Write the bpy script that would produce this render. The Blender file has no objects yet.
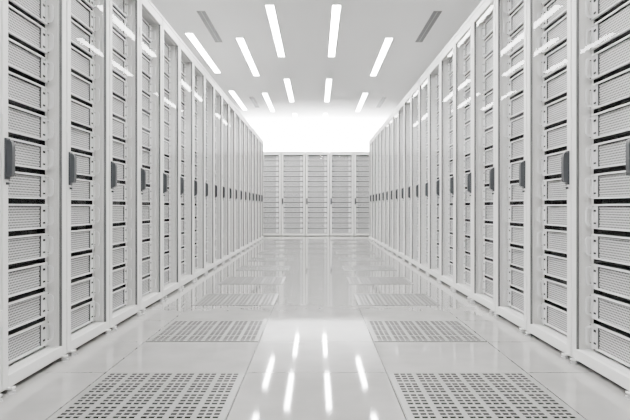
import bpy, bmesh, math
from mathutils import Vector, Matrix
S = bpy.context.scene
COL = S.collection

# ------------------------------------------------------------ materials
def new_mat(name):
    m = bpy.data.materials.new(name); m.use_nodes = True
    nt = m.node_tree; b = nt.nodes["Principled BSDF"]
    return m, nt, b
def plain(name, col, rough=0.4, metal=0.0, spec=0.5):
    m, nt, b = new_mat(name)
    b.inputs["Base Color"].default_value = (*col, 1)
    b.inputs["Roughness"].default_value = rough
    b.inputs["Metallic"].default_value = metal
    b.inputs["Specular IOR Level"].default_value = spec
    return m
def math_n(nt, op, a=None, b=None, c=None):
    n = nt.nodes.new("ShaderNodeMath"); n.operation = op
    for i, v in enumerate((a, b, c)):
        if v is None: continue
        if isinstance(v, (int, float)): n.inputs[i].default_value = v
        else: nt.links.new(v, n.inputs[i])
    return n.outputs[0]

white = plain("powder_coated_white", (0.77, 0.765, 0.75), 0.35)
rim = plain("server_bezel", (0.78, 0.78, 0.78), 0.35)
chassis = plain("server_chassis_gap_shade", (0.02, 0.02, 0.022), 0.6, 0, 0.2)  # tops and sides near-black: shade between servers put into the colour
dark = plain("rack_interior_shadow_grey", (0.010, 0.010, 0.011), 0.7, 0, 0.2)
blackish = plain("dark_plastic_and_gap_shade", (0.012, 0.012, 0.013), 0.5, 0, 0.3)  # latch plastic, also dark strips standing in for shade in reveals
handle_m = plain("handle_grey_plastic", (0.04, 0.043, 0.047), 0.4, 0, 0.3)
metal = plain("zinc_foot", (0.62, 0.62, 0.62), 0.3, 0.6)

# perforated steel front
perf, nt, b = new_mat("perforated_steel_mesh")
tc = nt.nodes.new("ShaderNodeTexCoord"); sp = nt.nodes.new("ShaderNodeSeparateXYZ")
nt.links.new(tc.outputs["Object"], sp.inputs[0])
P = 0.0125
xs = math_n(nt, 'DIVIDE', sp.outputs["X"], P); zs = math_n(nt, 'DIVIDE', sp.outputs["Z"], P*0.866)
row = math_n(nt, 'FLOOR', zs)
half = math_n(nt, 'MULTIPLY', math_n(nt, 'MODULO', row, 2.0), 0.5)
fx = math_n(nt, 'SUBTRACT', math_n(nt, 'FRACT', math_n(nt, 'ADD', xs, half)), 0.5)
fz = math_n(nt, 'SUBTRACT', math_n(nt, 'FRACT', zs), 0.5)
d2 = math_n(nt, 'ADD', math_n(nt, 'MULTIPLY', fx, fx), math_n(nt, 'MULTIPLY', fz, fz))
hole = math_n(nt, 'LESS_THAN', d2, 0.37**2)
mx = nt.nodes.new("ShaderNodeMix"); mx.data_type = 'RGBA'
nt.links.new(hole, mx.inputs[0])
mx.inputs[6].default_value = (0.60, 0.60, 0.60, 1); mx.inputs[7].default_value = (0.045, 0.045, 0.046, 1)
nt.links.new(mx.outputs[2], b.inputs["Base Color"]); b.inputs["Roughness"].default_value = 0.4
b.inputs["Specular IOR Level"].default_value = 0.3

# door glass: clear pane with fresnel reflection
glass, nt, b = new_mat("clear_door_glass")
nt.nodes.remove(b); out = nt.nodes["Material Output"]
tr = nt.nodes.new("ShaderNodeBsdfTransparent"); tr.inputs[0].default_value = (1, 1, 1, 1)
gl = nt.nodes.new("ShaderNodeBsdfGlossy"); gl.inputs["Roughness"].default_value = 0.02
fr = nt.nodes.new("ShaderNodeFresnel")
ge = nt.nodes.new("ShaderNodeNewGeometry")
ior = math_n(nt, 'MULTIPLY_ADD', ge.outputs["Backfacing"], 1/1.4-1.4, 1.4)
nt.links.new(ior, fr.inputs[0])
fac = math_n(nt, 'MULTIPLY', fr.outputs[0], 0.38)
ms = nt.nodes.new("ShaderNodeMixShader")
nt.links.new(fac, ms.inputs[0]); nt.links.new(tr.outputs[0], ms.inputs[1]); nt.links.new(gl.outputs[0], ms.inputs[2])
nt.links.new(ms.outputs[0], out.inputs[0])

def emit(name, strength, col=(1, 1, 1)):
    m, nt, b = new_mat(name)
    b.inputs["Base Color"].default_value = (0.9, 0.9, 0.9, 1)
    b.inputs["Emission Color"].default_value = (*col, 1)
    b.inputs["Emission Strength"].default_value = strength
    return m
diff_m = emit("luminaire_diffuser", 86.0, (1, 0.995, 0.985))
added_glow_m = emit("added_wash_glow", 1900.0)  # emission of the added strip that brightens the far end

# floor: polished raised-floor panels, 0.61 m grid
floor_m, nt, b = new_mat("polished_floor_panels")
tc = nt.nodes.new("ShaderNodeTexCoord"); sp = nt.nodes.new("ShaderNodeSeparateXYZ")
nt.links.new(tc.outputs["Object"], sp.inputs[0])
def seam(sock, off, w=0.0028, G=0.61):
    f = math_n(nt, 'FRACT', math_n(nt, 'DIVIDE', math_n(nt, 'ADD', sock, off), G))
    a = math_n(nt, 'ABSOLUTE', math_n(nt, 'SUBTRACT', f, 0.5))
    return math_n(nt, 'GREATER_THAN', a, 0.5 - w/G)
sx = seam(sp.outputs["X"], 0.305+61.0)
sy = seam(sp.outputs["Y"], 60.0-2.04, G=0.6)
sm = math_n(nt, 'MAXIMUM', sx, sy)
nz = nt.nodes.new("ShaderNodeTexNoise"); nz.inputs["Scale"].default_value = 6; nz.inputs["Detail"].default_value = 5
nt.links.new(tc.outputs["Object"], nz.inputs["Vector"])
cr = nt.nodes.new("ShaderNodeValToRGB")
cr.color_ramp.elements[0].position = 0.3; cr.color_ramp.elements[0].color = (0.235, 0.231, 0.222, 1)
cr.color_ramp.elements[1].position = 0.75; cr.color_ramp.elements[1].color = (0.28, 0.275, 0.266, 1)
nt.links.new(nz.outputs[0], cr.inputs[0])
mx = nt.nodes.new("ShaderNodeMix"); mx.data_type = 'RGBA'
nt.links.new(sm, mx.inputs[0]); nt.links.new(cr.outputs[0], mx.inputs[6]); mx.inputs[7].default_value = (0.07, 0.069, 0.065, 1)
nt.links.new(mx.outputs[2], b.inputs["Base Color"])
b.inputs["Roughness"].default_value = 0.05
b.inputs["Specular IOR Level"].default_value = 0.6
wall_m, nt, b = new_mat("painted_wall")
nz = nt.nodes.new("ShaderNodeTexNoise"); nz.inputs["Scale"].default_value = 40
cr = nt.nodes.new("ShaderNodeValToRGB")
cr.color_ramp.elements[0].color = (0.84, 0.84, 0.84, 1); cr.color_ramp.elements[1].color = (0.87, 0.87, 0.87, 1)
nt.links.new(nz.outputs[0], cr.inputs[0]); nt.links.new(cr.outputs[0], b.inputs["Base Color"]); b.inputs["Roughness"].default_value = 0.7
tile_m = plain("perforated_panel_top", (0.215, 0.213, 0.207), 0.25)
slot_m = plain("slot_hollow_shade", (0.006, 0.006, 0.006), 0.8, 0, 0.0)  # near-black in place of the shaded hollow beneath the tile slots
vent_m = plain("vent_aluminium_grey", (0.10, 0.10, 0.10), 0.5)

# ------------------------------------------------------------ mesh helpers
class MB:
    def __init__(s): s.v = []; s.f = []; s.m = []; s.mats = []
    def mi(s, mat):
        if mat not in s.mats: s.mats.append(mat)
        return s.mats.index(mat)
    def poly(s, pts, mat):
        n = len(s.v); s.v += [tuple(p) for p in pts]; s.f.append(tuple(range(n, n+len(pts)))); s.m.append(s.mi(mat))
    def box(s, x0, x1, y0, y1, z0, z1, mat, front=None):
        n = len(s.v)
        s.v += [(x0,y0,z0),(x1,y0,z0),(x1,y1,z0),(x0,y1,z0),(x0,y0,z1),(x1,y0,z1),(x1,y1,z1),(x0,y1,z1)]
        fs = [(0,3,2,1),(4,5,6,7),(0,1,5,4),(1,2,6,5),(2,3,7,6),(3,0,4,7)]
        for i, q in enumerate(fs):
            s.f.append(tuple(n+a for a in q)); s.m.append(s.mi(front if (front and i == 2) else mat))
    def cyl(s, c, r0, r1, z0, z1, mat, seg=14):
        n = len(s.v)
        for z, r in ((z0, r0), (z1, r1)):
            for i in range(seg):
                a = 2*math.pi*i/seg; s.v.append((c[0]+r*math.cos(a), c[1]+r*math.sin(a), z))
        for i in range(seg):
            j = (i+1) % seg; s.f.append((n+i, n+j, n+seg+j, n+seg+i)); s.m.append(s.mi(mat))
        s.f.append(tuple(n+seg+i for i in range(seg))); s.m.append(s.mi(mat))
        s.f.append(tuple(n+seg-1-i for i in range(seg))); s.m.append(s.mi(mat))
    def bbox(s, x0, x1, y0, y1, z0, z1, bev, mat):
        bm = bmesh.new(); bmesh.ops.create_cube(bm, size=1)
        for v in bm.verts:
            v.co = Vector(((x0+x1)/2+v.co.x*(x1-x0), (y0+y1)/2+v.co.y*(y1-y0), (z0+z1)/2+v.co.z*(z1-z0)))
        bmesh.ops.bevel(bm, geom=bm.edges[:], offset=bev, segments=2, affect='EDGES', profile=0.5)
        n = len(s.v); s.v += [tuple(v.co) for v in bm.verts]; bm.verts.index_update()
        for f in bm.faces: s.f.append(tuple(n+v.index for v in f.verts)); s.m.append(s.mi(mat))
        bm.free()
    def prism(s, prof, x0, x1, mat):
        """prof: list of (y,z) outline, extruded along x"""
        k = len(prof); n = len(s.v)
        for x in (x0, x1): s.v += [(x, p[0], p[1]) for p in prof]
        for i in range(k):
            j = (i+1) % k; s.f.append((n+i, n+j, n+k+j, n+k+i)); s.m.append(s.mi(mat))
        s.f.append(tuple(n+k-1-i for i in range(k))); s.m.append(s.mi(mat))
        s.f.append(tuple(n+k+i for i in range(k))); s.m.append(s.mi(mat))
    def mesh(s, name, mirror=False):
        v = [(-a, b, c) for a, b, c in s.v] if mirror else s.v
        me = bpy.data.meshes.new(name); me.from_pydata(v, [], s.f)
        for m in s.mats: me.materials.append(m)
        me.polygons.foreach_set("material_index", s.m)
        bm = bmesh.new(); bm.from_mesh(me); bmesh.ops.recalc_face_normals(bm, faces=bm.faces[:]); bm.to_mesh(me); bm.free()
        me.update(); return me
def obj(name, me, loc=(0,0,0), rz=0, scale=(1,1,1)):
    o = bpy.data.objects.new(name, me); o.location = loc; o.rotation_euler = (0,0,rz); o.scale = scale
    COL.objects.link(o); return o

# ------------------------------------------------------------ server rack (front at y=0 facing -y)
W = 0.298; H = 2.2; D = 1.05
def build_rack():
    r = MB()
    zb = 0.018; zo = 0.066; zt = H-0.085
    # carcass
    r.box(-W, -W+0.016, 0.03, D, zb, H-0.02, white); r.box(W-0.016, W, 0.03, D, zb, H-0.02, white)
    r.box(-W, W, 0.0, D, H-0.02, H, white)                       # roof
    r.box(-W, W, 0.004, D, zb, zb+0.02, white)                    # base
    r.box(-W+0.016, W-0.016, D-0.02, D-0.001, zb+0.02, H-0.02, white)  # back
    # front fixed frame (posts / sill / head)
    r.box(-W+0.016, -0.262, 0.03, 0.16, zb+0.02, H-0.02, white); r.box(0.262, W-0.016, 0.03, 0.16, zb+0.02, H-0.02, white)
    r.box(-0.262, 0.262, 0.03, 0.16, zb+0.02, zo, white); r.box(-0.262, 0.262, 0.03, 0.16, zt, H-0.02, white)
    # 19 inch mounting rails
    r.box(-0.262, -0.2415, 0.078, 0.11, zo, zt, white); r.box(0.2415, 0.262, 0.078, 0.11, zo, zt, white)
    r.box(-0.2425, -0.234, 0.0785, 0.14, zo, zt, dark); r.box(0.234, 0.2425, 0.0785, 0.14, zo, zt, dark)  # dark strips inside the rails stand in for shadow behind the ears
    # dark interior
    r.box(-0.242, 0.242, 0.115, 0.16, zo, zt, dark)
    # door frame
    z0, z1 = zb+0.004, H-0.024
    r.bbox(-W+0.003, -0.252, 0.0, 0.026, z0, z1, 0.004, white); r.bbox(0.252, W-0.003, 0.0, 0.026, z0, z1, 0.004, white)
    r.box(-0.252, 0.252, 0.001, 0.025, z0, z0+0.045, white); r.box(-0.252, 0.252, 0.001, 0.025, z1-0.06, z1, white)
    r.poly([(-0.252,0.012,z0+0.045),(0.252,0.012,z0+0.045),(0.252,0.012,z1-0.06),(-0.252,0.012,z1-0.06)], glass)
    for x in (-0.2525, 0.2485):
        r.box(x, x+0.004, 0.004, 0.016, z0+0.045, z1-0.06, vent_m)
    # dark reveal between neighbouring doors
    for x in (-W+0.0002, W-0.0028):
        r.box(x, x+0.0026, 0.010, 0.031, z0, z1, blackish)
    # hinges
    for z in (0.3, 1.1, 1.9):
        r.box(0.284, 0.2955, -0.008, 0.002, z-0.03, z+0.03, white)
    # swing handle on the lock stile
    hx = -0.268
    r.bbox(hx-0.017, hx+0.017, -0.008, 0.003, 0.825, 0.985, 0.003, handle_m)
    prof = [(-0.008,0.835),(-0.022,0.837),(-0.027,0.848),(-0.028,0.90),(-0.028,0.955),(-0.025,0.970),(-0.018,0.976),(-0.008,0.976)]
    r.prism(prof, hx-0.013, hx+0.013, handle_m)
    r.cyl((hx, -0.005), 0.007, 0.007, 0.805, 0.815, handle_m, 8)
    # servers
    pitch = 0.1352; n = 15; zs = zo+0.016
    for i in range(n):
        a = zs+i*pitch; c = a+0.109
        r.box(-0.216, 0.216, 0.070, 0.12, a, c, chassis, front=perf)
        r.box(-0.220, 0.220, 0.060, 0.072, c-0.006, c+0.001, rim)
        r.box(-0.220, 0.220, 0.060, 0.072, a-0.001, a+0.005, rim)
        r.box(-0.220, -0.213, 0.060, 0.072, a, c, rim); r.box(0.170, 0.176, 0.060, 0.072, a, c, rim)
        r.box(0.214, 0.220, 0.060, 0.072, a, c, rim)
        r.box(0.176, 0.214, 0.066, 0.072, a+0.005, c-0.006, rim)
        r.box(0.182, 0.206, 0.062, 0.066, a+0.020, a+0.028, blackish)
        r.box(0.182, 0.206, 0.062, 0.066, c-0.034, c-0.024, blackish)
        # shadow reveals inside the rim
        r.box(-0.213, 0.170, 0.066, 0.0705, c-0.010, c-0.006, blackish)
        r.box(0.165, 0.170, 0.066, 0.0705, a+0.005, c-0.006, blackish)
        for s in (-1, 1):
            x0, x1 = sorted((s*0.2345, s*0.247))
            r.box(x0, x1, 0.066, 0.077, a+0.004, c-0.004, rim)
            x0, x1 = sorted((s*0.220, s*0.2345))
            r.box(x0, x1, 0.066, 0.075, a+0.004, a+0.014, rim); r.box(x0, x1, 0.066, 0.075, c-0.014, c-0.004, rim)
            xa, xb = sorted((s*0.224, s*0.230))
            pr = [(0.066,a+0.008),(0.042,a+0.014),(0.034,a+0.026),(0.034,c-0.026),(0.042,c-0.014),(0.066,c-0.008),(0.066,c-0.017),(0.048,c-0.022),(0.042,c-0.032),(0.042,a+0.032),(0.048,a+0.022),(0.066,a+0.017)]
            r.prism(pr, xa, xb, rim)
            xc, xd = sorted((s*0.237, s*0.245))
            r.box(xc, xd, 0.0625, 0.066, a+0.008, a+0.020, blackish); r.box(xc, xd, 0.0625, 0.066, c-0.020, c-0.008, blackish)
    # levelling feet
    for x in (-0.25, 0.25):
        for y in (-0.010, D-0.08):
            r.cyl((x, y), 0.017, 0.015, 0.0, 0.009, metal); r.cyl((x, y), 0.007, 0.007, 0.009, 0.026, metal, 10)
            r.box(x-0.013, x+0.013, y-0.010, y+0.05, 0.016, zb+0.001, white)
            r.box(x-0.013, x+0.013, y-0.010, y+0.012, 0.0185, 0.024, white)
    return r
R = build_rack()
rack_L = R.mesh("server_rack_mesh"); rack_R = R.mesh("server_rack_mirrored_mesh", mirror=True)
HX = 1.19
for k in range(-6, 19):
    y = 2.30+0.6*k+0.3
    obj("server_rack", rack_L, (-HX, y, 0), math.radians(90))
for k in range(-6, 19):
    y = 2.235+0.6*k+0.3
    obj("server_rack", rack_R, (HX, y, 0), math.radians(-90))
for n in range(-5, 6):
    obj("server_rack", rack_L, (-0.247+0.3+0.6*n-0.02, 15.0, 0), 0, (0.985, 1, 0.95))

# ------------------------------------------------------------ room shell
Y0, Y1, XW, C = -3.0, 19.0, 3.6, 3.2
def slab(name, x0,x1,y0,y1,z0,z1, mat):
    b = MB(); b.box(x0,x1,y0,y1,z0,z1,mat); return obj(name, b.mesh(name))
slab("floor", -XW,XW,Y0,Y1,-0.1,0,floor_m)
slab("ceiling", -XW,XW,Y0,Y1,C,C+0.1,wall_m)
slab("wall_left", -XW-0.1,-XW,Y0,Y1,-0.1,C+0.1,wall_m)
slab("wall_right", XW,XW+0.1,Y0,Y1,-0.1,C+0.1,wall_m)
slab("wall_back", -XW-0.1,XW+0.1,Y1,Y1+0.1,-0.1,C+0.1,wall_m)
slab("wall_front", -XW-0.1,XW+0.1,Y0-0.1,Y0,-0.1,C+0.1,wall_m)

# ------------------------------------------------------------ perforated floor tiles
def build_tile():
    t = MB(); A = 0.3; T = 0.0020
    t.box(-A, A, -A+0.003, A-0.003, 0.0, 0.0008, slot_m)
    xg, xn, yg, yn = 6, 3, 4, 4
    m = 0.024
    def spans(total, g, n, gap, inner):
        out = []; gw = (total-gap*(g-1))/g
        w = (gw-inner*(n-1))/n
        for i in range(g):
            for j in range(n):
                a = -total/2+i*(gw+gap)+j*(w+inner); out.append((a, a+w))
        return out
    X = spans(2*(A-m), xg, xn, 0.020, 0.007); Y = spans(2*(A-m), yg, yn, 0.026, 0.014)
    ys = [-A+0.003]+[v for s in Y for v in s]+[A-0.003]
    for i in range(0, len(ys), 2): t.box(-A, A, ys[i], ys[i+1], 0.0008, T, tile_m)
    xs_ = [-A]+[v for s in X for v in s]+[A]
    for (ya, yb) in Y:
        for i in range(0, len(xs_), 2): t.box(xs_[i], xs_[i+1], ya, yb, 0.0008, T, tile_m)
    return t.mesh("perforated_floor_tile_mesh")
tm = build_tile()
for k in range(-1, 10):
    y = 2.34+1.2*k
    for x in (-0.61, 0.61): obj("perforated_floor_tile", tm, (x, y, 0))

# ------------------------------------------------------------ ceiling luminaires
def build_lum(L):
    b = MB(); w = 0.050
    b.box(-w-0.006, -w, -L/2-0.006, L/2+0.006, -0.012, 0, white); b.box(w, w+0.006, -L/2-0.006, L/2+0.006, -0.012, 0, white)
    b.box(-w, w, -L/2-0.006, -L/2, -0.012, 0, white); b.box(-w, w, L/2, L/2+0.006, -0.012, 0, white)
    b.box(-w, w, -L/2, L/2, -0.010, -0.001, diff_m)
    return b.mesh("linear_ceiling_light_mesh")
lm = build_lum(2.55)
per = 4.29
for x, y0 in ((-0.57,8.70),(0.25,8.70),(-1.12,10.15),(1.07,10.15),(-1.81,9.9)):
    for k in range(-2, 3):
        y = y0+per*k
        if y+1.3 < Y1 and y-1.3 > Y0: obj("linear_ceiling_light", lm, (x, y, C))
# air vents
def build_vent(L):
    b = MB(); w = 0.055
    b.box(-w, w, -L/2, L/2, -0.003, 0, blackish)
    for s in (-w, w-0.004): b.box(s, s+0.004, -L/2, L/2, -0.004, 0, vent_m)
    for s in (-L/2, L/2-0.012): b.box(-w, w, s, s+0.012, -0.004, 0, vent_m)
    b.box(-0.006, 0.006, -L/2, L/2, -0.004, -0.001, vent_m)
    return b.mesh("ceiling_air_vent_mesh")
vm = build_vent(1.45)
for x in (-1.46, 1.54):
    for y in (2.4, 8.4, 14.4): obj("ceiling_air_vent", vm, (x, y, C))

# added unseen glowing strip and shelf, brightens the far end behind the last racks
b = MB(); b.box(-3.0, 3.0, Y1-0.75, Y1, 1.42, 1.50, white)
b.box(-2.98, 2.98, Y1-0.72, Y1-0.60, 1.50, 1.515, added_glow_m)
b.box(-3.0, 3.0, Y1-0.75, Y1-0.72, 1.42, 1.56, white)
obj("added_wall_wash", b.mesh("added_wall_wash_mesh"))

# ------------------------------------------------------------ world + camera
w = bpy.data.worlds.new("World"); S.world = w; w.use_nodes = True
w.node_tree.nodes["Background"].inputs[0].default_value = (1,1,1,1); w.node_tree.nodes["Background"].inputs[1].default_value = 0.6
cam = bpy.data.cameras.new("camera"); co = bpy.data.objects.new("camera", cam); COL.objects.link(co)
co.location = (0, 0, 0.72); co.rotation_euler = (math.radians(90), 0, 0)
cam.sensor_width = 36; cam.lens = 607/630*36
cam.shift_x = -1.2/630; cam.shift_y = -3/630; cam.clip_start = 0.02
S.camera = co
